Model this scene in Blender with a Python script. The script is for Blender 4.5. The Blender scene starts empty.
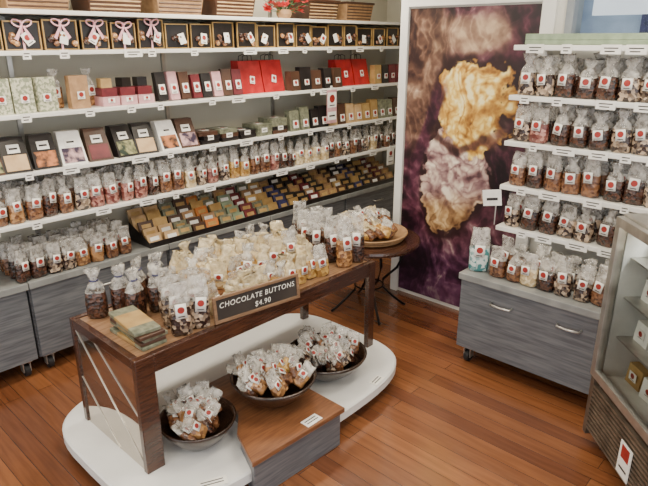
import bpy, math, random
from mathutils import Matrix, Vector, noise
R=random.Random(7)
def lin(c):
    o=[]
    for x in c:
        x=x/255.0
        o.append(x/12.92 if x<=0.04045 else ((x+0.055)/1.055)**2.4)
    return (o[0],o[1],o[2],1)
MATS={}
def pm(name,c1,c2=None,scale=20,rough=0.5,metal=0,kind='noise',stretch=(1,1,1),bump=0,trans=0,coat=0,emit=0,lo=0.35,hi=0.65):
    m=bpy.data.materials.new(name); m.use_nodes=True; nt=m.node_tree; N=nt.nodes; L=nt.links
    b=N['Principled BSDF']; b.inputs['Roughness'].default_value=rough; b.inputs['Metallic'].default_value=metal
    b.inputs['Coat Weight'].default_value=coat
    if c2 is None: c2=[x*0.9 for x in c1]
    tc=N.new('ShaderNodeTexCoord'); mp=N.new('ShaderNodeMapping'); mp.inputs['Scale'].default_value=stretch
    L.new(tc.outputs['Object'],mp.inputs['Vector'])
    if kind=='voronoi':
        t=N.new('ShaderNodeTexVoronoi'); t.inputs['Scale'].default_value=scale; sep=N.new('ShaderNodeSeparateColor')
        L.new(t.outputs['Color'],sep.inputs['Color']); fac=sep.outputs[0]; h=t.outputs['Distance']
    else:
        t=N.new('ShaderNodeTexNoise'); t.inputs['Scale'].default_value=scale; t.inputs['Detail'].default_value=5
        fac=t.outputs['Fac']; h=fac
    L.new(mp.outputs['Vector'],t.inputs['Vector'])
    r=N.new('ShaderNodeValToRGB'); r.color_ramp.elements[0].color=lin(c1); r.color_ramp.elements[1].color=lin(c2)
    r.color_ramp.elements[0].position=lo; r.color_ramp.elements[1].position=hi
    L.new(fac,r.inputs['Fac']); L.new(r.outputs['Color'],b.inputs['Base Color'])
    if emit:
        L.new(r.outputs['Color'],b.inputs['Emission Color']); b.inputs['Emission Strength'].default_value=emit
    if bump:
        bp=N.new('ShaderNodeBump'); bp.inputs['Strength'].default_value=bump; bp.inputs['Distance'].default_value=0.01
        L.new(h,bp.inputs['Height']); L.new(bp.outputs['Normal'],b.inputs['Normal'])
    if trans:
        b.inputs['Alpha'].default_value=1-trans
    MATS[name]=m; return m
pm('white_paint',(224,222,214),(216,213,204),3,0.5)
pm('cream_wall',(206,202,186),(196,191,174),2,0.7)
pm('shelf_white',(234,233,228),(224,223,217),6,0.3)
pm('plinth_white',(232,232,230),(220,220,218),4,0.3)
pm('grey_laminate',(80,82,88),(108,110,114),6,0.35,stretch=(1,1,14))
pm('grey_top',(120,122,122),(140,142,140),9,0.22)
pm('dark_wood',(50,30,24),(76,47,34),9,0.22,stretch=(12,1,12),coat=0.5)
pm('mid_wood',(104,66,44),(132,88,58),9,0.3,stretch=(12,1,12),coat=0.3)
pm('sign_wood',(112,86,64),(138,108,82),9,0.4,stretch=(12,1,12))
pm('tan_wood',(128,96,72),(152,120,92),8,0.15,stretch=(12,1,12),coat=0.6)
pm('bowl_wood',(30,22,19),(58,40,30),14,0.25,coat=0.5)
pm('iron',(24,22,22),None,10,0.4,0.6)
pm('steel',(196,194,188),(172,170,164),12,0.28,0.8)
pm('fridge_dark',(124,110,96),(92,82,72),12,0.35,0.4)
pm('liner_white',(222,222,218),None,6,0.4)
pm('rubber',(30,30,32),None,10,0.6)
pm('label_white',(240,238,232),(228,226,220),30,0.6)
pm('label_red',(160,44,36),(132,34,30),30,0.5)
pm('ink',(40,36,36),None,20,0.7)
def filmmat(name,c,tr):
    m=bpy.data.materials.new(name); m.use_nodes=True; nt=m.node_tree;N=nt.nodes;L=nt.links
    b=N['Principled BSDF']; b.inputs['Base Color'].default_value=lin(c); b.inputs['Roughness'].default_value=.1; b.inputs['Specular IOR Level'].default_value=.9
    tc=N.new('ShaderNodeTexCoord'); n=N.new('ShaderNodeTexNoise'); n.inputs['Scale'].default_value=38; n.inputs['Detail'].default_value=4; L.new(tc.outputs['Object'],n.inputs['Vector'])
    bp=N.new('ShaderNodeBump'); bp.inputs['Strength'].default_value=.9; bp.inputs['Distance'].default_value=.012; L.new(n.outputs['Fac'],bp.inputs['Height']); L.new(bp.outputs['Normal'],b.inputs['Normal'])
    r=N.new('ShaderNodeMapRange'); r.inputs[1].default_value=.35; r.inputs[2].default_value=.68; r.inputs[3].default_value=1-tr-.18; r.inputs[4].default_value=min(1,1-tr+.4)
    L.new(n.outputs['Fac'],r.inputs[0]); L.new(r.outputs[0],b.inputs['Alpha']); MATS[name]=m
filmmat('film',(216,212,204),.68)
filmmat('film_tan',(226,208,168),.42)
def cm(n,a,b_,s=75,lo=.2,hi=.9):
    m=pm(n,a,b_,s,0.25,kind='voronoi',bump=0.5,lo=lo,hi=hi,coat=.5)
    m.node_tree.nodes['Principled BSDF'].inputs['Coat Roughness'].default_value=.12
cm('c_dark',(34,20,16),(88,54,38)); cm('c_milk',(78,46,30),(140,96,64)); cm('c_cream',(186,160,116),(232,214,176),60)
cm('c_gold',(150,108,52),(206,168,98),60); cm('c_pink',(104,50,46),(190,134,120),60); cm('c_mix',(46,28,24),(200,176,150),65,.4,.95)
cm('c_nut',(110,72,42),(190,142,92),60)
pm('black_card',(26,23,24),(36,32,32),15,0.3)
pm('brown_card',(64,42,32),(82,56,42),15,0.35)
pm('gold_card',(168,134,82),(192,160,104),15,0.3,0.3)
pm('pewter_card',(96,100,84),(140,142,120),40,0.3,0.2)
pm('red_card',(150,22,28),(180,34,38),15,0.4)
pm('pink_ribbon',(226,160,172),(240,190,198),30,0.3)
pm('pink_card',(190,140,146),(210,166,168),20,0.5)
pm('sage_card',(130,136,112),(196,194,168),70,0.5,lo=.45,hi=.55)
pm('kraft',(146,112,78),(168,132,94),30,0.6)
pm('teal_bag',(70,130,132),(206,218,214),55,0.4,kind='voronoi')
pm('blue_card',(34,38,70),(60,60,104),20,0.35)
pm('orange_card',(176,100,46),(200,126,62),20,0.4)
pm('maroon_card',(88,28,36),(112,40,46),20,0.4)
pm('green_card',(120,136,112),(140,156,130),20,0.4)
pm('tan_card',(180,146,102),(198,166,124),20,0.5)
pm('pic1',(40,28,26),(190,120,74),22,0.3,lo=.42,hi=.6)
pm('pic2',(46,34,56),(196,160,160),22,0.3,lo=.42,hi=.6)
pm('pic3',(34,50,40),(160,156,110),22,0.3,lo=.42,hi=.6)
pm('chalk_black',(38,32,29),(56,48,43),6,0.8)
pm('chalk',(236,234,226),None,60,0.9)
pm('flower_red',(180,24,30),(210,50,50),40,0.5)
pm('leaf',(50,84,44),(70,106,60),40,0.5)
pm('mirror_end',(196,188,176),(206,198,188),5,0.04,0.95)
pm('lamp_glow',(255,244,222),None,5,0.5,emit=3)
pm('outside_blue',(96,110,132),(150,166,184),1.6,0.6,emit=0.5)
pm('outside_sign',(220,224,230),None,2,0.6,emit=0.9)
pm('win_frame',(146,152,158),(132,138,144),10,0.4)
def glassmat():
    m=bpy.data.materials.new('glass'); m.use_nodes=True; nt=m.node_tree;N=nt.nodes;L=nt.links
    N.remove(N['Principled BSDF']); o=N['Material Output']
    t=N.new('ShaderNodeBsdfTransparent'); t.inputs[0].default_value=(.9,.94,.92,1); g=N.new('ShaderNodeBsdfGlossy'); g.inputs['Roughness'].default_value=.03
    f=N.new('ShaderNodeLayerWeight'); f.inputs[0].default_value=.25
    x=N.new('ShaderNodeMixShader'); L.new(f.outputs[0],x.inputs[0]);L.new(t.outputs[0],x.inputs[1]);L.new(g.outputs[0],x.inputs[2]);L.new(x.outputs[0],o.inputs[0])
    MATS['glass']=m
glassmat()
def floormat():
    m=bpy.data.materials.new('floor_boards'); m.use_nodes=True; nt=m.node_tree;N=nt.nodes;L=nt.links
    b=N['Principled BSDF']; tc=N.new('ShaderNodeTexCoord')
    br=N.new('ShaderNodeTexBrick'); br.inputs['Scale'].default_value=1; br.inputs['Brick Width'].default_value=1.5
    br.inputs['Row Height'].default_value=.085; br.inputs['Mortar Size'].default_value=.0014; br.offset=.37
    br.inputs['Color1'].default_value=lin((140,90,56)); br.inputs['Color2'].default_value=lin((104,62,39)); br.inputs['Mortar'].default_value=lin((62,38,24))
    L.new(tc.outputs['Object'],br.inputs['Vector'])
    mp=N.new('ShaderNodeMapping'); mp.inputs['Scale'].default_value=(1.2,14,1); L.new(tc.outputs['Object'],mp.inputs['Vector'])
    n=N.new('ShaderNodeTexNoise'); n.inputs['Scale'].default_value=3; n.inputs['Detail'].default_value=8; L.new(mp.outputs[0],n.inputs['Vector'])
    r=N.new('ShaderNodeValToRGB'); r.color_ramp.elements[0].color=(.72,.68,.64,1); r.color_ramp.elements[1].color=(1.1,1.08,1.04,1)
    r.color_ramp.elements[0].position=.3; r.color_ramp.elements[1].position=.7
    L.new(n.outputs['Fac'],r.inputs['Fac'])
    mx=N.new('ShaderNodeMix'); mx.data_type='RGBA'; mx.blend_type='MULTIPLY'; mx.inputs[0].default_value=1
    L.new(br.outputs['Color'],mx.inputs[6]); L.new(r.outputs['Color'],mx.inputs[7]); L.new(mx.outputs[2],b.inputs['Base Color'])
    b.inputs['Roughness'].default_value=.24; b.inputs['Coat Weight'].default_value=.7; b.inputs['Coat Roughness'].default_value=.13
    MATS['floor_boards']=m
floormat()

class MB:
    def __init__(s): s.v=[];s.f=[];s.m=[];s.mats=[]
    def mi(s,n):
        if n not in s.mats: s.mats.append(n)
        return s.mats.index(n)
    def add(s,vs,fs,mat,M=None):
        o=len(s.v); k=s.mi(mat)
        for p in vs:
            p=Vector(p)
            if M is not None: p=M@p
            s.v.append(p[:])
        for f in fs: s.f.append([i+o for i in f]); s.m.append(k)
    def box(s,x0,x1,y0,y1,z0,z1,mat,M=None):
        s.add([(x0,y0,z0),(x1,y0,z0),(x1,y1,z0),(x0,y1,z0),(x0,y0,z1),(x1,y0,z1),(x1,y1,z1),(x0,y1,z1)],
              [(0,3,2,1),(4,5,6,7),(0,1,5,4),(1,2,6,5),(2,3,7,6),(3,0,4,7)],mat,M)
    def poly(s,pts,z0,z1,mat):
        n=len(pts); s.add([(x,y,z0) for x,y in pts]+[(x,y,z1) for x,y in pts],[list(range(n))[::-1],list(range(n,2*n))]+[[i,(i+1)%n,n+(i+1)%n,n+i] for i in range(n)],mat)
    def prism(s,w,d,h,td,mat,M,tw=None):
        tw=tw or w
        s.add([(0,-w/2,0),(d,-w/2,0),(d,w/2,0),(0,w/2,0),(0,-tw/2,h),(td,-tw/2,h),(td,tw/2,h),(0,tw/2,h)],
              [(0,3,2,1),(4,5,6,7),(0,1,5,4),(1,2,6,5),(2,3,7,6),(3,0,4,7)],mat,M)
    def loft(s,rings,mats,M=None,cap0=True,cap1=True):
        n=len(rings[0]); o=len(s.v)
        for r in rings:
            for p in r:
                p=Vector(p)
                if M is not None:p=M@p
                s.v.append(p[:])
        for i in range(len(rings)-1):
            k=s.mi(mats[i] if isinstance(mats,list) else mats)
            for j in range(n):
                j2=(j+1)%n
                s.f.append([o+i*n+j,o+i*n+j2,o+(i+1)*n+j2,o+(i+1)*n+j]); s.m.append(k)
        if cap0: s.f.append([o+j for j in range(n)][::-1]); s.m.append(s.mi(mats[0] if isinstance(mats,list) else mats))
        if cap1: s.f.append([o+(len(rings)-1)*n+j for j in range(n)]); s.m.append(s.mi(mats[-1] if isinstance(mats,list) else mats))
    def lathe(s,prof,mat,M=None,n=32,cap0=True,cap1=False):
        s.loft([[(r*math.cos(2*math.pi*j/n),r*math.sin(2*math.pi*j/n),z) for j in range(n)] for r,z in prof],mat,M,cap0,cap1)
    def tube(s,path,r,mat,M=None,n=8,closed=False):
        path=[Vector(p) for p in path]; rings=[]
        L=len(path)
        for i,p in enumerate(path):
            a=path[(i-1)%L] if (closed or i>0) else p; b=path[(i+1)%L] if (closed or i<L-1) else p
            t=(b-a).normalized(); up=Vector((0,0,1)) if abs(t.z)<.9 else Vector((1,0,0))
            u=t.cross(up).normalized(); w=t.cross(u)
            rings.append([p+r*(math.cos(2*math.pi*j/n)*u+math.sin(2*math.pi*j/n)*w) for j in range(n)])
        if closed: rings.append(rings[0])
        s.loft(rings,mat,M,not closed,not closed)
    def build(s,name,parent=None,bevel=0,smooth=False):
        me=bpy.data.meshes.new(name); me.from_pydata([tuple(p) for p in s.v],[],s.f)
        for n in s.mats: me.materials.append(MATS[n])
        me.polygons.foreach_set('material_index',s.m)
        if smooth: me.polygons.foreach_set('use_smooth',[True]*len(s.f))
        me.update()
        ob=bpy.data.objects.new(name,me); bpy.context.scene.collection.objects.link(ob)
        if parent: ob.parent=parent
        if bevel:
            b=ob.modifiers.new('b','BEVEL'); b.width=bevel; b.segments=2; b.limit_method='ANGLE'
        return ob
def empty(name):
    e=bpy.data.objects.new(name,None); bpy.context.scene.collection.objects.link(e); e.empty_display_size=.05; return e
def T(x,y,z,rz=0,rx=0,ry=0,s=1):
    return Matrix.Translation((x,y,z))@Matrix.Rotation(math.radians(rz),4,'Z')@Matrix.Rotation(math.radians(ry),4,'Y')@Matrix.Rotation(math.radians(rx),4,'X')@Matrix.Scale(s,4)

def label(mb,M,w,h,disc=True,strip=False):
    mb.box(-.001,.001,-w/2,w/2,-h/2,h/2,'label_white',M)
    if disc:
        r=min(w,h)*.33; n=12
        mb.add([(.0018,r*math.cos(2*math.pi*j/n),r*math.sin(2*math.pi*j/n)+h*.08) for j in range(n)],[list(range(n))],'label_red',M)
        mb.box(.0012,.0016,-w*.3,w*.3,-h*.4,-h*.33,'ink',M)
    if strip:
        mb.box(.001,.0016,-w*.35,w*.35,-h*.1,h*.1,'ink',M)
def bag(mb,M,w=.09,d=.055,h=.2,cont='c_dark',film='film',style='tied',lab=True):
    n=12
    def ring(z,a,b,ox=0,wob=0):
        out=[]
        for j in range(n):
            t=2*math.pi*j/n; c=math.cos(t); s=math.sin(t)
            x=math.copysign(abs(c)**.7,c)*b/2; y=math.copysign(abs(s)**.7,s)*a/2
            out.append((x+ox+R.uniform(-wob,wob),y+R.uniform(-wob,wob),z+R.uniform(-wob,wob)))
        return out
    lean=R.uniform(-.012,.012)
    if style=='tied':
        rs=[ring(0,w*.86,d*.8),ring(.05*h,w,d),ring(.32*h,w*1.0,d*1.05,0,.002),ring(.55*h,w*.94,d*.85,0,.003),ring(.70*h,w*.68,d*.5,lean*.3,.004),
            ring(.78*h,w*.34,d*.3,lean*.6,.003),ring(.88*h,w*.55,d*.3,lean,.007),ring(h,w*.72,d*.3,lean*1.5,.010)]
    else:
        rs=[ring(0,w*.9,d*.8),ring(.05*h,w,d),ring(.3*h,w*1.02,d*1.0,0,.002),ring(.55*h,w,d*.78,0,.003),ring(.72*h,w*.94,d*.42,0,.004),
            ring(.86*h,w*.88,d*.14,lean*.5,.004),ring(.93*h,w*.87,d*.1,lean*.8,.003),ring(h,w*.86,d*.08,lean,.006)]
    mb.loft(rs,[cont]*3+[film]*4,M)
    if lab:
        lz=.42 if style=='tied' else .50
        label(mb,M@T(d*.56,R.uniform(-.08,.08)*w,lz*h,0,R.uniform(-7,7),-4),w*.5,h*.27)
def bagrow(name,p0,p1,n,rows,dy,z,rz,conts,w=.09,d=.055,h=.2,style='tied',film='film',seed=1,parent=None,hv=.1):
    R.seed(seed); mb=MB()
    dx=math.cos(math.radians(rz)); dyv=math.sin(math.radians(rz))
    for k in range(rows):
        for i in range(n):
            t=(i+.5)/n
            x=p0[0]+(p1[0]-p0[0])*t-dx*k*dy+R.uniform(-.006,.006); y=p0[1]+(p1[1]-p0[1])*t-dyv*k*dy+R.uniform(-.006,.006)
            c=conts[int(t*len(conts)*.999)] if R.random()<.7 else R.choice(conts)
            st=style if style!='mix' else R.choice(['tied','flat','flat'])
            bag(mb,T(x,y,z,rz+R.uniform(-16,16),R.uniform(-4,4)),w*R.uniform(.9,1.05),d,h*R.uniform(1-hv,1+hv),c,film,st,lab=(k<2))
    return mb.build(name,parent,smooth=True)

# ---------------- room shell ----------------
def wallbox(name,*a,mat='cream_wall'):
    mb=MB(); mb.box(*a,mat); return mb.build(name)
wallbox('floor',-3.6,2.3,-2.7,4.7,-.1,0,mat='floor_boards')
wallbox('ceiling',-3.6,2.3,-2.7,4.7,2.6,2.7,mat='white_paint')
wallbox('wall_left',-3.6,-3.5,-2.7,4.7,0,2.6)
wallbox('wall_alcove',-3.5,-2.43,4.6,4.7,0,2.6)
wallbox('wall_partition',-2.43,-2.33,3.47,4.6,0,2.6)
mb=MB()
WX0,WX1,WZ0,WZ1=-1.345,.5,1.80,2.3
mb.box(-2.43,WX0,3.37,3.47,0,2.6,'white_paint'); mb.box(WX1,2.3,3.37,3.47,0,2.6,'white_paint')
mb.box(WX0,WX1,3.37,3.47,0,WZ0,'white_paint'); mb.box(WX0,WX1,3.37,3.47,WZ1,2.6,'white_paint')
mb.build('wall_back')
mb=MB()
for a in [(WX0,WX0+.04,3.35,3.48,WZ0,WZ1),(WX1-.05,WX1,3.36,3.48,WZ0,WZ1),(WX0+.04,WX1-.05,3.36,3.48,WZ0,WZ0+.03),(WX0+.04,WX1-.05,3.36,3.48,WZ1-.05,WZ1),(-.82,-.79,3.37,3.46,WZ0+.03,WZ1-.05)]: mb.box(*a,'win_frame')
mb.add([(WX0+.04,3.41,WZ0+.03),(WX1-.05,3.41,WZ0+.03),(WX1-.05,3.41,WZ1-.05),(WX0+.04,3.41,WZ1-.05)],[(0,1,2,3)],'glass'); mb.build('window_1')
mb=MB(); mb.box(-3.5,1.5,5.6,5.7,0,4,'outside_blue'); mb.box(-2.0,-1.45,5.55,5.6,2.0,2.16,'outside_sign'); mb.box(-1.3,-.6,5.55,5.6,1.85,1.95,'outside_sign')
for k in range(8): mb.box(-3.4+k*.6,-3.34+k*.6,5.56,5.6,0,2.6,'blue_card' if k%2 else 'win_frame')
mb.build('neighbouring_shopfront')
mb=MB(); mb.box(-3.5,2.3,-2.7,-2.6,0,.4,'white_paint'); mb.box(-3.5,2.3,-2.7,-2.6,2.4,2.6,'white_paint')
for x in (-3.5,-1.6,.3,2.2): mb.box(x,x+.1,-2.7,-2.6,.4,2.4,'white_paint')
mb.build('wall_front')
mb=MB(); mb.box(2.2,2.3,-2.6,3.37,0,.4,'white_paint'); mb.box(2.2,2.3,-2.6,3.37,2.4,2.6,'white_paint')
for y in (-2.6,-.6,1.4,3.27): mb.box(2.2,2.3,y,y+.1,.4,2.4,'white_paint')
mb.build('wall_right')
mb=MB(); mb.box(-2.43,-2.37,3.345,3.37,0,2.08,'shelf_white'); mb.box(-1.48,-1.40,3.345,3.37,0,2.08,'shelf_white'); mb.box(-2.37,-1.48,3.345,3.37,2.0,2.08,'shelf_white'); mb.build('trim_1',bevel=.003)
mb=MB(); mb.box(-1.40,-.1,3.355,3.37,0,.09,'shelf_white'); mb.build('baseboard_back')

# ---------------- poster ----------------
def poster():
    W,H=180,400; x0,x1,z0,z1=-2.365,-1.485,.03,1.99
    vs=[];fs=[];cols=[]
    def sm(a,b,t):
        t=max(0,min(1,(t-a)/(b-a))); return t*t*(3-2*t)
    def mixc(a,b,t): return [a[i]*(1-t)+b[i]*t for i in range(3)]
    def ramp(st,t):
        t=max(0,min(1,t))*(len(st)-1); i=min(int(t),len(st)-2); return mixc(st[i],st[i+1],t-i)
    F=lambda x,y,z,o=5: noise.fractal(Vector((x,y,z)),1,2,o)
    def vor(x,y,z):
        d,_=noise.voronoi(Vector((x,y,z))); return d[0],d[1]-d[0]
    for j in range(H+1):
        for i in range(W+1):
            u=i/W; v=j/H; V=v*2.23
            vs.append((x0+(x1-x0)*u,3.362,z0+(z1-z0)*v))
            a=F(u*2.5,V*2.5,1.3); b=F(u*2.5,V*2.5,7.7); f=F(u*14,V*14,3.1)
            uw=u+a*.16; vw=V+b*.16
            s1=1-abs(noise.noise(Vector((uw*7+V*1.5,vw*3,2.))))*2; s2=1-abs(noise.noise(Vector((uw*15,vw*7+u*4,6.))))*2
            crease=sm(.0,.16,abs(noise.noise(Vector((uw*6,vw*5,21.)))))*.6+.4*sm(.0,.14,abs(noise.noise(Vector((uw*12,vw*9,31.)))))
            t=.25+.5*a+.35*s1*s1+.22*s2*s2*s2+f*.25-.14
            c=ramp([(20,10,16),(54,26,38),(90,48,62),(132,92,100),(196,172,164)],t)
            d=math.hypot((u-.08)/.26,(v-.80)/.26)+a*.5; k=1-sm(.6,1.2,d)
            c=mixc(c,ramp([(46,28,28),(96,68,54),(150,122,98),(206,184,154)],t+.15),k*.9)
            d=math.hypot((u-.55)/.34,(v-.915)/.07)+b*.5; k=1-sm(.5,1.2,d)
            c=mixc(c,ramp([(60,38,34),(124,96,76),(196,170,136)],t+.2),k*.85)
            d=math.hypot((u-.95)/.2,(v-.8)/.3)+a*.4; c=mixc(c,ramp([(26,10,18),(72,30,46),(120,66,82)],t),(1-sm(.6,1.1,d))*.8)
            if v<.30:
                kk=1-sm(.15,.30,v+a*.05); y=ramp([(24,12,26),(60,30,52),(100,60,88),(160,150,140)],t+.05+.25*sm(.5,.95,u)*s1)
                c=mixc(c,y,kk)
            d1=math.hypot((uw-.58)/.36,(v+b*.05-.70)/.155); d2=math.hypot((uw-.42)/.29,(v+b*.05-.46)/.25)
            d=min(d1,d2); c=mixc(c,(34,18,20),(1-sm(.92,1.12,d))*.85)
            q0,q1=vor(uw*6+f*.3,vw*5.4,11.); g=sm(.02,.4,q1)
            k=1-sm(.84,.9,d2+f*.14)
            lit=(.30+.42*g+.28*s1+f*.4-.25*(u-.35))*(.35+.65*crease)
            y=ramp([(52,32,38),(120,88,92),(178,148,142),(216,196,178),(240,228,210)],lit)
            y2=ramp([(62,38,26),(130,96,64),(186,150,104),(224,196,150)],lit); y=mixc(y,y2,1-sm(.34,.42,v+a*.04))
            c=mixc(c,y,k)
            q0,q1=vor(uw*8.5+f*.25,vw*8.5,1.); g=sm(.02,.42,q1)
            k=1-sm(.84,.9,d1+f*.16)
            lit=(.36+.40*g+.30*s1+f*.4+.22*(.2-(u-.45)))*(.4+.6*crease)
            y=ramp([(58,32,18),(146,98,42),(204,156,72),(236,204,112),(250,236,180)],lit)
            c=mixc(c,y,k)
            # purple bract wrapping the left side and between the masses
            bl=abs(u-(.20+.10*math.sin(v*9+1)+a*.08)); k=(1-sm(.03,.07,bl))*sm(.25,.35,v)*(1-sm(.72,.8,v))
            c=mixc(c,ramp([(34,14,26),(92,48,66),(162,120,130)],t+.1),k*.9)
            bl=abs(v-(.575+.03*math.sin(u*9)+b*.05)); k=(1-sm(.006,.022,bl))*sm(.2,.3,u)*(1-sm(.8,.9,u))
            c=mixc(c,ramp([(40,20,22),(110,70,60),(190,156,130)],t),k*.85)
            cols.append(lin([max(0,min(255,x)) for x in c]))
    for j in range(H):
        for i in range(W):
            a=j*(W+1)+i; fs.append((a,a+1,a+W+2,a+W+1))
    me=bpy.data.meshes.new('poster'); me.from_pydata(vs,[],fs)
    ca=me.color_attributes.new('Col','FLOAT_COLOR','POINT')
    ca.data.foreach_set('color',[x for c in cols for x in c])
    m=bpy.data.materials.new('poster_print'); m.use_nodes=True; N=m.node_tree.nodes; L=m.node_tree.links
    a=N.new('ShaderNodeVertexColor'); a.layer_name='Col'; b=N['Principled BSDF']; L.new(a.outputs[0],b.inputs['Base Color']); b.inputs['Roughness'].default_value=.35
    me.materials.append(m); ob=bpy.data.objects.new('cocoa_pod_poster',me); bpy.context.scene.collection.objects.link(ob)
poster()

# ---------------- cabinets ----------------
def cabinet(M,w,d,name='storage_cabinet',handles=1):
    e=empty(name); mb=MB()
    mb.box(-d,-.02,-w/2,w/2,.10,.53,'grey_laminate',M)
    mb.box(-.02,0,-w/2+.006,w/2-.006,.108,.524,'grey_laminate',M)
    mb.build('body',e,.003)
    mb=MB(); mb.box(-d,.02,-w/2-.003,w/2+.003,.53,.569,'grey_top',M); mb.build('top',e,.004)
    mb=MB()
    for hy in ([0] if handles==1 else [-.2*w,.22*w]):
        mb.tube([(0,hy-.06,.44),(.028,hy-.055,.437),(.03,hy,.435),(.028,hy+.055,.437),(0,hy+.06,.44)],.006,'steel',M)
    mb.build('handle',e,smooth=True)
    mb=MB()
    for cx in (-.06,-d+.06):
        for cy in (-w/2+.06,w/2-.06):
            C=M@T(cx,cy,0)
            mb.tube([(0,-.014,.036),(0,.014,.036)],.036,'rubber',C,16)
            mb.box(-.02,.02,-.022,-.016,.03,.1,'steel',C); mb.box(-.02,.02,.016,.022,.03,.1,'steel',C); mb.box(-.03,.03,-.03,.03,.09,.1,'steel',C)
    mb.build('casters',e)
for i in range(5):
    cabinet(T(-3.14,.59+.87*i-.0,0),.86,.355)
cabinet(T(-1.08,2.757,0,-90),.87,.58,handles=2)

# ---------------- left shelving ----------------
LZ=[1.94,1.75,1.45,1.16,.90]
e=empty('wall_shelving')
mb=MB()
for z in LZ:
    mb.box(-3.495,-3.1,.2,4.59,z-.022,z,'shelf_white')
mb.build('shelves',e,.003)
mb=MB()
for y in (.3,1.25,2.2,3.15,4.1):
    mb.box(-3.5,-3.48,y-.012,y+.012,.6,2.3,'steel')
mb.build('uprights',e)
def tags(p0,p1,z,n,rz,seed,e):
    R.seed(seed); mb=MB()
    for i in range(n):
        t=(i+R.uniform(.2,.8))/n
        x=p0[0]+(p1[0]-p0[0])*t; y=p0[1]+(p1[1]-p0[1])*t
        M=T(x,y,z,rz)
        w=R.choice([.04,.05,.09,.11]); mb.box(.001,.003,-w/2,w/2,-.036,.006,'label_white',M); mb.box(.003,.0035,-w*.35,w*.35,-.012,-.007,'ink',M); mb.box(.003,.0035,-w*.3,w*.2,-.026,-.021,'ink',M)
    mb.build('price_tags',e)
for k,z in enumerate(LZ[1:]): tags((-3.099,.4),(-3.099,4.4),z-.004,14,0,30+k,e)
mb=MB()
for i in range(9):
    y=.5+i*.42
    if i==6: continue
    mb.prism(.3,.2,.14,.22,'brown_card' if i%2 else 'kraft',T(-3.42,y,1.941),.34)
    mb.box(-.002,.225,-.175,.175,.125,.142,'brown_card',T(-3.42,y,1.941))
    for q in range(5):
        mb.box(.2+.018*q/5,.206+.018*q/5,-.15,.15,.015+q*.022,.024+q*.022,'tan_card' if i%2 else 'brown_card',T(-3.42,y,1.941))
mb.build('wicker_basket_row',bevel=.004)
mb=MB(); R.seed(5)
for i in range(34):
    p=Vector((-3.2+R.uniform(-.06,.06),3.02+R.uniform(-.17,.17),2.03+R.uniform(-.04,.05)))
    M=Matrix.Translation(p)@T(0,0,0,R.uniform(0,360),R.uniform(-50,50))
    for q in range(5):
        a=q*72; mb.add([(0,0,0),(.014,-.014,.006),(.04,0,.014),(.014,.014,.006)],[(0,1,2,3)],'flower_red' if i%5 else 'leaf',M@T(0,0,0,a))
    mb.tube([M@Vector((0,0,0)),(-3.2,3.02,1.945+.03)],.002,'leaf',None,5)
mb.lathe([(.04,0),(.055,.03),(.05,.06)],'kraft',T(-3.2,3.02,1.941),16)
mb.build('artificial_flower_arrangement')
# row 1: gift boxes
R.seed(11); mb=MB()
y=.45; i=0
while y<4.4:
    w=R.uniform(.14,.18); M=T(-3.14+R.uniform(-.01,.01),y+w/2,1.751,R.uniform(-6,6)); h=R.uniform(.135,.16)
    mb.box(-.12,-.01,-w/2,w/2,0,h,'brown_card' if i%3 else 'black_card',M)
    for a in [(-w/2,-w/2+.006,0,h),(w/2-.006,w/2,0,h),(-w/2+.006,w/2-.006,h-.006,h),(-w/2+.006,w/2-.006,0,.006)]: mb.box(-.01,.0,a[0],a[1],a[2],a[3],'gold_card',M)
    mb.box(-.0095,-.006,-w/2+.009,w/2-.009,.009,h-.009,'black_card',M)
    for q in range(6): 
        mb.lathe([(.001,.0),(.016,.004),(.018,.012),(.01,.022),(.001,.024)],R.choice(['c_dark','c_milk','c_nut']),M@T(-.008,R.uniform(-.4,.4)*w,R.uniform(.02,h*.5),0,0,60),8)
    label(mb,M@T(.014,R.uniform(-.035,.035),h*.4,0,R.uniform(-35,35),-8),.042,.06,disc=i%2==0)
    if y>.95 and y<1.95:
        mb.box(.0,.002,-.005,.005,0,h,'pink_ribbon',M); mb.box(-.12,.002,-.005,.005,h,h+.002,'pink_ribbon',M)
        for sgn in (-1,1):
            B=M@T(.012,0,h*.84,0,sgn*25)
            mb.tube([(0,sgn*(.025-.025*math.cos(t)),.014*math.sin(t)) for t in [k*math.pi/5 for k in range(10)]],.004,'pink_ribbon',B,6,True)
            mb.add([(.004,0,0),(.004,sgn*.03,-.065),(.004,sgn*.045,-.055),(.004,sgn*.010,0)],[(0,1,2,3)],'pink_ribbon',M@T(.012,0,h*.8))
    y+=w+R.uniform(.005,.03); i+=1
mb.build('gift_box_row')
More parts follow.
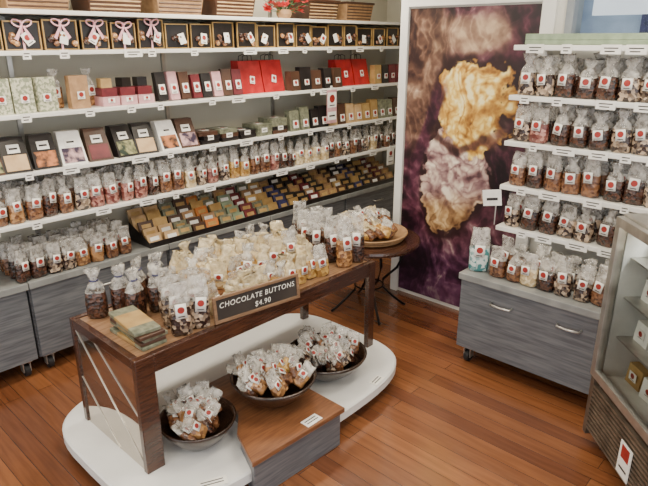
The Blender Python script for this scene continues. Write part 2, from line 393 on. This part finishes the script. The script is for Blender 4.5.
# row 2
def giftbag(mb,M,w,d,h,mat):
    mb.prism(w,d,h,d*.6,mat,M)
    for x in (d*.15,d*.5):
        mb.tube([(x,-w*.22,h*.98),(x,-w*.2,h+.03),(x,0,h+.04),(x,w*.2,h+.03),(x,w*.22,h*.98)],.003,'black_card',M,5)
R.seed(12); mb=MB(); z=1.451
y=.45
while y<1.0: bag(mb,T(-3.2,y,z,R.uniform(-8,8)),.1,.06,.19,'c_milk','film_tan','flat'); y+=.11
for y in (1.06,1.17,1.28,1.46):
    mb.prism(.1,.06,.17,.05,'sage_card' if y<1.4 else 'kraft',T(-3.2,y,z,R.uniform(-10,10))); label(mb,T(-3.137,y,z+.07),.04,.04)
for y in (1.37,1.56): bag(mb,T(-3.26,y,z,R.uniform(-8,8)),.085,.05,.2,'c_nut','film','tied')
for k,y in enumerate((1.63,1.74,1.85)):
    mb.prism(.1,.1,.05,.1,'pink_card',T(-3.24,y,z)); mb.prism(.09,.08,.045,.08,'maroon_card',T(-3.23,y,z+.051)); label(mb,T(-3.138,y,z+.03),.04,.025)
    mb.prism(.06,.06,.05,.06,R.choice(['black_card','gold_card','kraft']),T(-3.23,y,z+.097,R.uniform(-10,10)))
for k in range(8):
    y=1.97+k*.083; mb.prism(.068,.04,R.uniform(.13,.17),.03,['black_card','maroon_card','brown_card','pink_card'][(k*3)%4],T(-3.19,y,z,R.uniform(-14,14),0,-8)); label(mb,T(-3.158,y,z+.07,0,0,-12),.042,.058)
for y in (2.70,2.90): giftbag(mb,T(-3.3,y,z),.19,.12,.215,'red_card'); label(mb,T(-3.19,y,z+.09,0,R.uniform(-20,20),-12),.04,.05)
for k in range(5):
    y=3.06+k*.115; mb.prism(.105,.07,R.uniform(.13,.17),.05,'black_card' if k%2 else 'brown_card',T(-3.2,y,z,R.uniform(-10,10))); label(mb,T(-3.132,y,z+.055,0,0,-9),.045,.04)
for y in (3.68,3.88): giftbag(mb,T(-3.3,y,z),.19,.12,.2,'red_card'); label(mb,T(-3.19,y,z+.09,0,R.uniform(-20,20),-12),.04,.05)
for k in range(4):
    y=4.04+k*.1; mb.prism(.09,.06,.15,.05,R.choice(['black_card','gold_card','maroon_card']),T(-3.2,y,z)); label(mb,T(-3.137,y,z+.06),.04,.04)
mb.build('gift_bag_and_carton_row')
# row 3
R.seed(13); mb=MB(); z=1.161; y=.5; i=0
while y<2.15:
    M=T(-3.25,y,z,R.uniform(-9,9)); w=.135
    mb.prism(w,.13,.17,.045,['black_card','black_card','label_white','brown_card'][i%4],M,.118)
    pn=['pic1','pic2','maroon_card','pic3','tan_card'][i%5]
    s=math.degrees(math.atan2(.085,.17)); F=M@T(.13,0,0,0,0,-s)
    mb.box(0,.003,-w*.40,w*.40,.012,.095,pn,F); mb.box(0,.0045,-w*.22,w*.22,.105,.15,'label_white',F); mb.box(.0045,.005,-w*.15,w*.15,.122,.132,'ink',F)
    y+=.148; i+=1
while y<3.0:
    k=0
    for q in range(R.choice([2,3,4])):
        mb.box(-.0,.16,-.07,.07,k,k+.026,R.choice(['black_card','brown_card','pewter_card','black_card']),T(-3.29,y,z,R.uniform(-6,6))); k+=.0265
    label(mb,T(-3.2,y,z+k+.002,0,0,-90),.05,.05); label(mb,T(-3.128,y,z+.04),.05,.03,False,True)
    y+=.155
while y<4.4:
    mb.prism(.09,.07,R.uniform(.13,.17),.05,R.choice(['brown_card','black_card','gold_card','tan_card','pewter_card']),T(-3.2,y,z,R.uniform(-8,8))); label(mb,T(-3.13,y,z+.05,0,0,-8),.05,.055)
    y+=.105
mb.build('chocolate_carton_row')
bagrow('chocolate_bag_row',(-3.15,.45),(-3.15,4.4),44,3,.09,.901,0,['c_cream','c_nut','c_milk','c_pink','c_milk','c_mix','c_gold','c_dark','c_cream','c_milk','c_mix','c_dark'],w=.082,d=.055,h=.19,style='mix',seed=21)
bagrow('chocolate_bag_row',(-3.17,.98),(-3.17,1.66),8,4,.075,.571,0,['c_dark','c_mix','c_nut','c_milk'],w=.08,d=.055,h=.175,style='flat',seed=22)
bagrow('chocolate_bag_row',(-3.17,.3),(-3.17,.8),5,3,.09,.571,0,['c_dark','c_mix','c_pink','c_milk'],w=.085,d=.055,h=.13,style='flat',seed=24)
bagrow('chocolate_bag_row',(-3.43,1.80),(-3.43,2.7),9,1,.085,.571,0,['c_dark','c_milk'],w=.09,d=.055,h=.2,seed=23)
# sloped tray of bars
R.seed(14); mb=MB(); y=1.83
while y<4.3:
    base=R.choice(['orange_card','tan_card','kraft','maroon_card','brown_card','gold_card','pewter_card','orange_card','green_card']) if y<2.9 else R.choice(['blue_card','black_card','maroon_card','blue_card','brown_card','kraft'])
    for q in range(5):
        x=-3.335+q*.044; hh=.20-.032*q+R.uniform(-.008,.008)
        M=T(x,y+R.uniform(-.008,.008),.571,R.uniform(-8,8),0,-22)
        col=base if R.random()<.8 else R.choice(['kraft','brown_card','gold_card'])
        mb.box(-.009,.009,-.05,.05,0.006,hh,col,M)
        mb.box(.009,.010,-.032,.032,hh-.045,hh-.02,'label_white' if R.random()<.35 else 'gold_card',M)
    y+=.112
mb.add([(-3.37,1.765,.571),(-3.13,1.765,.571),(-3.13,1.765,.605),(-3.37,1.765,.70)],[(0,1,2,3)],'black_card')
mb.box(-3.132,-3.126,1.765,4.3,.571,.605,'black_card')
mb.build('chocolate_bar_display',bevel=.0015)
def hangsign(y,z,h,mat,w=.07):
    mb=MB(); mb.box(0,.003,-w/2,w/2,-h,0,mat,T(-3.09,y,z)); label(mb,T(-3.086,y,z-h*.3),w*.85,h*.45,True); label(mb,T(-3.086,y,z-h*.78),w*.85,h*.25,False,True); mb.box(-.006,.0,-.01,.01,-.005,.03,'label_white',T(-3.09,y,z)); mb.build('hanging_shelf_sign')
hangsign(3.40,1.44,.25,'pink_card',.11); hangsign(4.18,.885,.14,'label_white',.1)

# ---------------- right shelving ----------------
RZ=[1.776,1.528,1.29,1.05,.815]
e=empty('bag_shelving'); mb=MB()
for z in RZ: mb.box(-1.43,-.5,2.95,3.33,z-.025,z,'shelf_white')
mb.build('shelves',e,.003)
mb=MB()
for x in (-1.3,-.62): mb.box(x-.012,x+.012,3.33,3.35,.575,1.79,'steel')
for z in RZ:
    for x in (-1.3,-.62): mb.box(x-.006,x+.006,3.05,3.335,z-.05,z-.025,'steel')
mb.build('uprights',e)
for k,z in enumerate(RZ): tags((-1.4,2.949),(-.55,2.949),z-.002,5,-90,50+k,e)
cs=[['c_mix','c_dark','c_mix','c_dark'],['c_dark','c_dark','c_mix','c_pink'],['c_dark','c_milk','c_dark','c_mix'],['c_dark','c_mix','c_dark']]
for k,z in enumerate(RZ[1:]):
    bagrow('chocolate_bag_row',(-1.41,3.01),(-.52,3.01),9,3,.085,z+.001,-90,cs[k],w=.094,d=.064,h=.19,seed=60+k,style='mix' if k else 'tied')
bagrow('chocolate_bag_row',(-1.37,2.83),(-.66,2.83),8,2,.1,.571,-90,['c_milk','c_cream','c_mix','c_dark'],w=.09,d=.065,h=.19,seed=66,style='mix')
mb=MB(); bag(mb,T(-1.455,2.84,.571,-60),.11,.075,.25,'teal_bag','film','flat'); mb.build('teal_gift_bag',smooth=True)
mb=MB(); mb.box(-1.42,-.52,3.05,3.3,1.777,1.80,'green_card'); mb.box(-1.42,-.52,3.05,3.07,1.80,1.83,'green_card');mb.build('serving_tray',bevel=.003)
mb=MB(); mb.box(0,.003,-.05,.05,0,.09,'label_white',T(-1.45,2.93,.93,-70,8)); mb.box(.003,.004,-.03,.03,.03,.045,'ink',T(-1.45,2.93,.93,-70,8)); mb.box(-.002,.001,-.003,.003,-.12,.01,'steel',T(-1.435,2.94,.94,-70)); mb.build('price_card')

# ---------------- display table ----------------
e=empty('display_table')
mb=MB(); n=64; cx,cy,hx,hy=-2.08,1.63,.53,.84; p=4.0
def se(t,hx,hy): c=math.cos(t);s=math.sin(t); return (cx+math.copysign(abs(c)**(2/p),c)*hx, cy+math.copysign(abs(s)**(2/p),s)*hy)
def ringse(i,z): return [(*se(2*math.pi*j/n,hx-i,hy-i),z) for j in range(n)]
mb.loft([ringse(.02,.062),ringse(0,.07),ringse(0,.112),ringse(.008,.12)],'plinth_white'); mb.loft([ringse(.07,0),ringse(.07,.062)],'grey_laminate'); mb.build('plinth',e)
mb=MB(); mb.poly([(-1.52,1.215),(-1.50,1.72),(-2.1,1.72),(-2.1,1.44),(-1.82,1.39),(-1.70,1.29)],0,.18,'grey_laminate')
mb.poly([(-1.51,1.20),(-1.485,1.735),(-2.11,1.735),(-2.11,1.43),(-1.82,1.38),(-1.705,1.28)],.18,.205,'mid_wood'); mb.build('step',e,.004)
X0,X1,Y0,Y1=-2.40,-1.85,.93,2.40
mb=MB()
mb.box(X0,X1,Y0,Y1,.615,.64,'tan_wood'); mb.build('top',e,.003)
mb=MB()
for x in (X0-.002,X1-.028):
    mb.box(x,x+.03,Y0-.002,Y0+.08,.12,.645,'dark_wood'); mb.box(x,x+.03,Y1-.05,Y1+.002,.12,.645,'dark_wood'); mb.box(x,x+.03,Y0+.08,Y1-.05,.565,.646,'dark_wood')
for y in (Y0-.002,Y1-.028): mb.box(X0+.03,X1-.03,y,y+.03,.60,.646,'dark_wood')
mb.build('frame',e,.003)
mb=MB(); mb.box(X0+.028,X1-.028,Y0+.006,Y0+.012,.12,.6,'mirror_end'); mb.build('end_panel',e)
mb=MB()
fx=X1-.035
for (a,b) in [((X0+.03,.60),(fx,.16)),((X0+.2,.60),(fx,.38)),((X0+.03,.36),(X0+.32,.12))]:
    mb.tube([(a[0],Y0+.004,a[1]),(b[0],Y0+.004,b[1])],.0018,'steel',None,6)
mb.build('mirror_joints',e)
def bowl(x,y,z,r,conts,seed,h=.12,n=22):
    R.seed(seed); e=empty('bowl_of_chocolate_bags'); mb=MB()
    mb.lathe([(r*.38,0),(r*.42,.004),(r*.72,h*.4),(r*.95,h*.85),(r,h),(r*.96,h+.004),(r*.92,h*.85),(r*.68,h*.42),(r*.35,.015),(.001,.013)],'bowl_wood',T(x,y,z),40)
    mb.build('bowl',e,smooth=True)
    mb=MB()
    for i in range(n):
        rr=r*.68*math.sqrt(R.random()); a=R.uniform(0,2*math.pi)
        bx=x+rr*math.cos(a); by=y+rr*math.sin(a); bz=z+h*.45+.05*(1-rr/r)+R.uniform(0,.03)
        bag(mb,T(bx,by,bz,R.uniform(-60,60),R.uniform(-40,40),R.uniform(-70,-15)),.07,.04,.12,R.choice(conts),'film','flat')
    mb.build('bags',e,smooth=True)
bowl(-1.87,1.195,.121,.17,['c_milk','c_dark','c_nut'],74,.13,28)
bowl(-1.775,1.56,.206,.20,['c_gold','c_nut','c_milk'],72,.13,34)
bowl(-1.84,1.99,.121,.215,['c_dark','c_mix','c_milk'],73,.13,38)
def flatcard(x,y,z,rz,w=.09,d=.05):
    mb=MB(); M=T(x,y,z,rz); mb.box(-d/2,d/2,-w/2,w/2,0,.002,'label_white',M)
    for k in (-.012,.004): mb.box(k,k+.005,-w*.38,w*.38,.002,.0025,'ink',M)
    mb.build('price_card')
flatcard(-1.53,1.56,.2055,0); flatcard(-1.60,2.12,.1205,10); flatcard(-1.62,1.08,.1205,-25,.12)

# items on the table top
R.seed(81); mb=MB(); k=.641
for q in range(5):
    M=T(-2.03+R.uniform(-.012,.012),1.05+R.uniform(-.012,.012),k,R.uniform(-7,7)); mb.box(-.13,.13,-.055,.055,0,.016,'pewter_card' if q%2==0 else 'brown_card',M); mb.box(-.07,.07,-.0555,.0555,-.0002,.0164,'gold_card' if q%2==0 else 'pewter_card',M); k+=.0168
mb.build('chocolate_bar_stack',bevel=.003)
R.seed(82); mb=MB()
for (x,y) in [(-2.33,1.03),(-2.30,1.13),(-2.21,1.15),(-2.31,1.23),(-2.19,1.25),(-2.31,1.32)]:
    bag(mb,T(x,y,.641,R.uniform(-50,30)),.09,.07,.22,'c_dark','film','tied',lab=False)
    mb.tube([Vector((x,y,.641+.172))+Vector((.016*math.cos(t),.016*math.sin(t),0)) for t in [q*math.pi/4 for q in range(8)]],.004,'blue_card',None,6,True)
mb.build('truffle_bag_cluster',smooth=True)
R.seed(83); mb=MB()
for (x,y) in [(-1.92,1.19),(-1.92,1.28),(-2.01,1.21),(-2.01,1.30),(-2.10,1.25)]:
    bag(mb,T(x,y,.641,R.uniform(-40,-10)),.09,.065,.235,'c_mix','film','flat')
mb.build('chocolate_bag_cluster',smooth=True)
mb=MB(); mb.box(-2.35,-2.02,1.38,2.12,.641,.70,'mid_wood'); mb.build('riser',e,.003)
R.seed(84); mb=MB()
for r_,(x,z) in enumerate([(-1.94,.641),(-1.99,.641),(-2.07,.701),(-2.15,.701),(-2.23,.701),(-2.31,.701)]):
    for i in range(9):
        y=1.42+i*.08+R.uniform(-.02,.02)
        bag(mb,T(x+R.uniform(-.01,.01),y,z,R.uniform(-60,20),R.uniform(-14,14),R.uniform(-14,6)),.082,.055,R.uniform(.13,.175),R.choice(['c_cream','c_cream','c_gold']),'film_tan' if R.random()<.6 else 'film',R.choice(['flat','tied']),lab=r_<3)
mb.build('chocolate_button_bag_pile',smooth=True)
R.seed(85); mb=MB()
for (x,y) in [(-1.93,2.33),(-1.93,2.23),(-2.03,2.34),(-2.03,2.24),(-2.13,2.3),(-2.13,2.2),(-2.23,2.33),(-2.23,2.23),(-2.31,2.27)]:
    bag(mb,T(x,y,.641,R.uniform(-60,-10)),.088,.06,R.uniform(.24,.30),R.choice(['c_dark','c_milk','c_nut']),'film','flat')
mb.build('almond_bag_cluster',smooth=True)
es=empty('chalkboard_sign'); SM=T(-1.838,1.545,.648,-8,0,-6); SW,SH=.225,.12
mb=MB(); mb.box(-.008,.0,-SW+.01,SW-.01,.01,SH-.01,'chalk_black',SM); mb.build('board',es)
mb=MB()
for a in [(-SW,SW,0,.014),(-SW,SW,SH-.014,SH),(-SW,-SW+.014,.014,SH-.014),(SW-.014,SW,.014,SH-.014)]: mb.box(-.01,.006,a[0],a[1],a[2],a[3],'sign_wood',SM)
mb.build('frame',es,.002)
def text(s,size,oy,oz):
    cu=bpy.data.curves.new('lettering','FONT'); cu.body=s; cu.size=size; cu.align_x='CENTER'; cu.extrude=.0004; cu.shear=.15; cu.space_character=1.12
    cu.materials.append(MATS['chalk']); o=bpy.data.objects.new('lettering',cu); bpy.context.scene.collection.objects.link(o); o.parent=es
    o.matrix_world=SM@Matrix(((0,0,1,.002),(1,0,0,oy),(0,1,0,oz),(0,0,0,1)))
text('CHOCOLATE BUTTONS',.0335,0,.066); text('$4.90',.034,.02,.026)

# ---------------- round side table ----------------
e=empty('round_side_table'); cx,cy=-2.33,2.96
mb=MB(); mb.lathe([(.001,.50),(.31,.50),(.335,.505),(.34,.52),(.335,.535),(.001,.535)],'dark_wood',T(cx,cy,0),48,cap0=False); mb.build('top',e,smooth=False)
mb=MB()
for k in range(4):
    a=math.radians(45+90*k+10); pts=[(.24,.5),(.26,.42),(.2,.3),(.1,.22),(.1,.16),(.18,.08),(.25,.02),(.27,.009)]
    P=[(cx+r*math.cos(a),cy+r*math.sin(a),z) for r,z in pts]; mb.tube(P,.009,'iron',None,8)
mb.tube([(cx+.1*math.cos(t),cy+.1*math.sin(t),.19) for t in [k*math.pi/10 for k in range(20)]],.006,'iron',None,8,True)
mb.build('legs',e,smooth=True)
e=empty('wicker_basket_of_bags'); mb=MB()
mb.lathe([(.20,.0),(.23,.02),(.25,.045),(.24,.047),(.22,.02),(.18,.01),(.001,.01)],'kraft',T(cx,cy,.536),32)
for k in range(3): mb.tube([(cx+(.225+.01*k)*math.cos(t),cy+(.225+.01*k)*math.sin(t),.548+.015*k) for t in [q*math.pi/16 for q in range(32)]],.007,'kraft',None,6,True)
mb.build('basket',e,smooth=True)
R.seed(91); mb=MB()
for i in range(44):
    rr=.17*math.sqrt(R.random()); a=R.uniform(0,6.28)
    bag(mb,T(cx+rr*math.cos(a),cy+rr*math.sin(a),.565+.08*(1-rr/.2),R.uniform(-90,60),R.uniform(-35,35),R.uniform(-80,-30)),.08,.05,.13,R.choice(['c_nut','c_gold','c_milk']),'film_tan' if i%3==0 else 'film','flat',lab=i%5==0)
mb.build('bags',e,smooth=True)

# ---------------- fridge ----------------
e=empty('display_fridge')
Rv=Vector((.731,.682,0)); Fv=Vector((-.682,.731,0))
FM=Matrix(((-Rv.x,-Fv.x,0,-.69),(-Rv.y,-Fv.y,0,2.542),(0,0,1,0),(0,0,0,1)))
Lf=1.2; D=.6; H=1.12
mb=MB()
mb.box(-D,-.02,0,.03,.05,H,'steel',FM); mb.box(-D,-.02,Lf-.03,Lf,.05,H,'steel',FM); mb.box(-D,-D+.02,.03,Lf-.03,.05,H,'steel',FM)
mb.box(-D+.02,-.02,.03,Lf-.03,H-.04,H,'steel',FM); mb.box(-D+.02,-.02,.03,Lf-.03,.33,.36,'steel',FM)
mb.box(-D+.03,-.06,.03,Lf-.03,.05,.1,'fridge_dark',FM)
mb.build('cabinet_shell',e,.004)
mb=MB(); mb.box(-D+.021,-D+.03,.035,Lf-.035,.362,H-.045,'liner_white',FM); mb.box(-D+.03,-.03,.031,.036,.362,H-.045,'liner_white',FM); mb.box(-D+.03,-.03,Lf-.036,Lf-.031,.362,H-.045,'liner_white',FM); mb.box(-D+.03,-.03,.036,Lf-.036,.361,.364,'liner_white',FM); mb.build('liner',e)
mb=MB()
mb.box(-.05,-.035,.03,Lf-.03,.07,.33,'fridge_dark',FM)
for k in range(11):
    z=.085+k*.022; mb.box(-.02,.0,.03,Lf-.03,z,z+.011,'fridge_dark',FM@T(0,0,0))
mb.box(-.03,.0,0,.03,.05,.35,'fridge_dark',FM); mb.box(-.03,.0,Lf-.03,Lf,.05,.35,'fridge_dark',FM)
mb.build('vent_grille',e)
mb=MB()
for (a,b) in ((.005,.597),(.603,1.195)):
    for q in [(a,a+.035,.36,H-.01),(b-.035,b,.36,H-.01),(a+.035,b-.035,.36,.40),(a+.035,b-.035,H-.05,H-.01)]:
        mb.box(-.018,.012,q[0],q[1],q[2],q[3],'steel',FM)
    mb.add([(-.002,a+.035,.40),(-.002,b-.035,.40),(-.002,b-.035,H-.05),(-.002,a+.035,H-.05)],[(0,1,2,3)],'glass',FM)
for y in (.565,.635): mb.tube([(.012,y,.6),(.045,y,.6),(.045,y,.9),(.012,y,.9)],.008,'iron',FM)
mb.build('glass_doors',e,.002)
mb=MB()
for z in (.56,.75,.93): mb.box(-D+.04,-.06,.037,Lf-.037,z,z+.008,'steel',FM)
mb.build('inner_shelves',e)
R.seed(95); mb=MB()
for z in (.365,.569,.759,.939):
    for k in range(9):
        M=FM@T(-.2,.11+k*.12,z,R.uniform(-8,8)); mb.prism(.1,.08,.09,.07,R.choice(['label_white','brown_card','kraft','pink_card','gold_card','label_white']),M); label(mb,M@T(.081,0,.045),.05,.04)
mb.build('chilled_boxes',e,.002)
mb=MB()
mb.tube([(-.05,.06,H-.06),(-.05,Lf-.06,H-.06)],.01,'lamp_glow',FM); mb.build('fridge_lamp',e)
mb=MB()
for (x,y) in ((-.08,.08),(-.08,Lf-.08),(-D+.08,.08),(-D+.08,Lf-.08)): mb.lathe([(.025,0),(.025,.05)],'rubber',FM@T(x,y,0),12)
mb.build('feet',e)
mb=MB(); mb.box(.002,.006,.33,.42,.1,.25,'label_white',FM); mb.box(.006,.0065,.345,.405,.18,.24,'label_red',FM); mb.box(.006,.0065,.345,.405,.13,.14,'ink',FM); mb.build('notice_card',e)
ld=bpy.data.lights.new('fridge_strip','AREA'); ld.shape='RECTANGLE'; ld.size=.06; ld.size_y=1.0; ld.energy=4; ld.color=(1,.98,.93)
lo=bpy.data.objects.new('fridge_strip',ld); bpy.context.scene.collection.objects.link(lo); lo.matrix_world=FM@T(-.12,Lf/2,H-.06,0,0,20); lo.parent=e

# ---------------- lights ----------------
for i,(x,y) in enumerate([(-2.6,.6),(-2.6,2.6),(-.8,.4),(-.8,2.3),(1.0,1.0),(-1.2,-1.4)]):  # unseen ceiling panels, added to light the room
    mb=MB(); mb.box(x-.16,x+.16,y-.62,y+.62,2.56,2.599,'white_paint'); mb.box(x-.14,x+.14,y-.6,y+.6,2.555,2.56,'lamp_glow'); mb.build('added_ceiling_panel')
    ld=bpy.data.lights.new('added_ceiling_fill','AREA'); ld.shape='RECTANGLE'; ld.size=.28; ld.size_y=1.2; ld.energy=[32,34,25,25,22,22][i]; ld.color=(1,.90,.73)
    lo=bpy.data.objects.new('added_ceiling_fill',ld); lo.location=(x,y,2.54); bpy.context.scene.collection.objects.link(lo)
for i,(x,y,t) in enumerate([(-2.2,1.1,(-3.3,1.1,1.75)),(-2.2,2.1,(-3.3,2.2,1.7)),(-2.2,3.0,(-3.3,3.4,1.7)),(-1.5,1.9,(-2.1,1.75,.7))]):  # unseen spots and housings, added to brighten the left shelves and table top
    e=empty('added_glare_spot'); mb=MB(); d=(Vector(t)-Vector((x,y,2.47))).normalized(); q=d.to_track_quat('-Z','Y').to_matrix().to_4x4(); M=Matrix.Translation((x,y,2.47))@q
    mb.lathe([(.03,.09),(.045,.07),(.05,0),(.046,0),(.04,.06)],'steel',M,20); mb.tube([(x,y,2.50),(x,y,2.6)],.008,'steel'); mb.build('housing',e)
    ld=bpy.data.lights.new('added_spot','SPOT'); ld.energy=26; ld.spot_size=math.radians(75); ld.spot_blend=.7; ld.shadow_soft_size=.04; ld.color=(1,.88,.68)
    lo=bpy.data.objects.new('added_spot',ld); bpy.context.scene.collection.objects.link(lo); lo.matrix_world=M; lo.parent=e
w=bpy.data.worlds.new('World'); bpy.context.scene.world=w; w.use_nodes=True
w.node_tree.nodes['Background'].inputs[0].default_value=(.92,.95,1,1); w.node_tree.nodes['Background'].inputs[1].default_value=2.6

cd=bpy.data.cameras.new('camera'); cam=bpy.data.objects.new('camera',cd); bpy.context.scene.collection.objects.link(cam)
cam.location=(0,0,1.8); cam.rotation_euler=(math.radians(70.8),0,math.radians(43)); cd.sensor_width=36; cd.lens=32.4; cd.clip_start=.02
bpy.context.scene.camera=cam
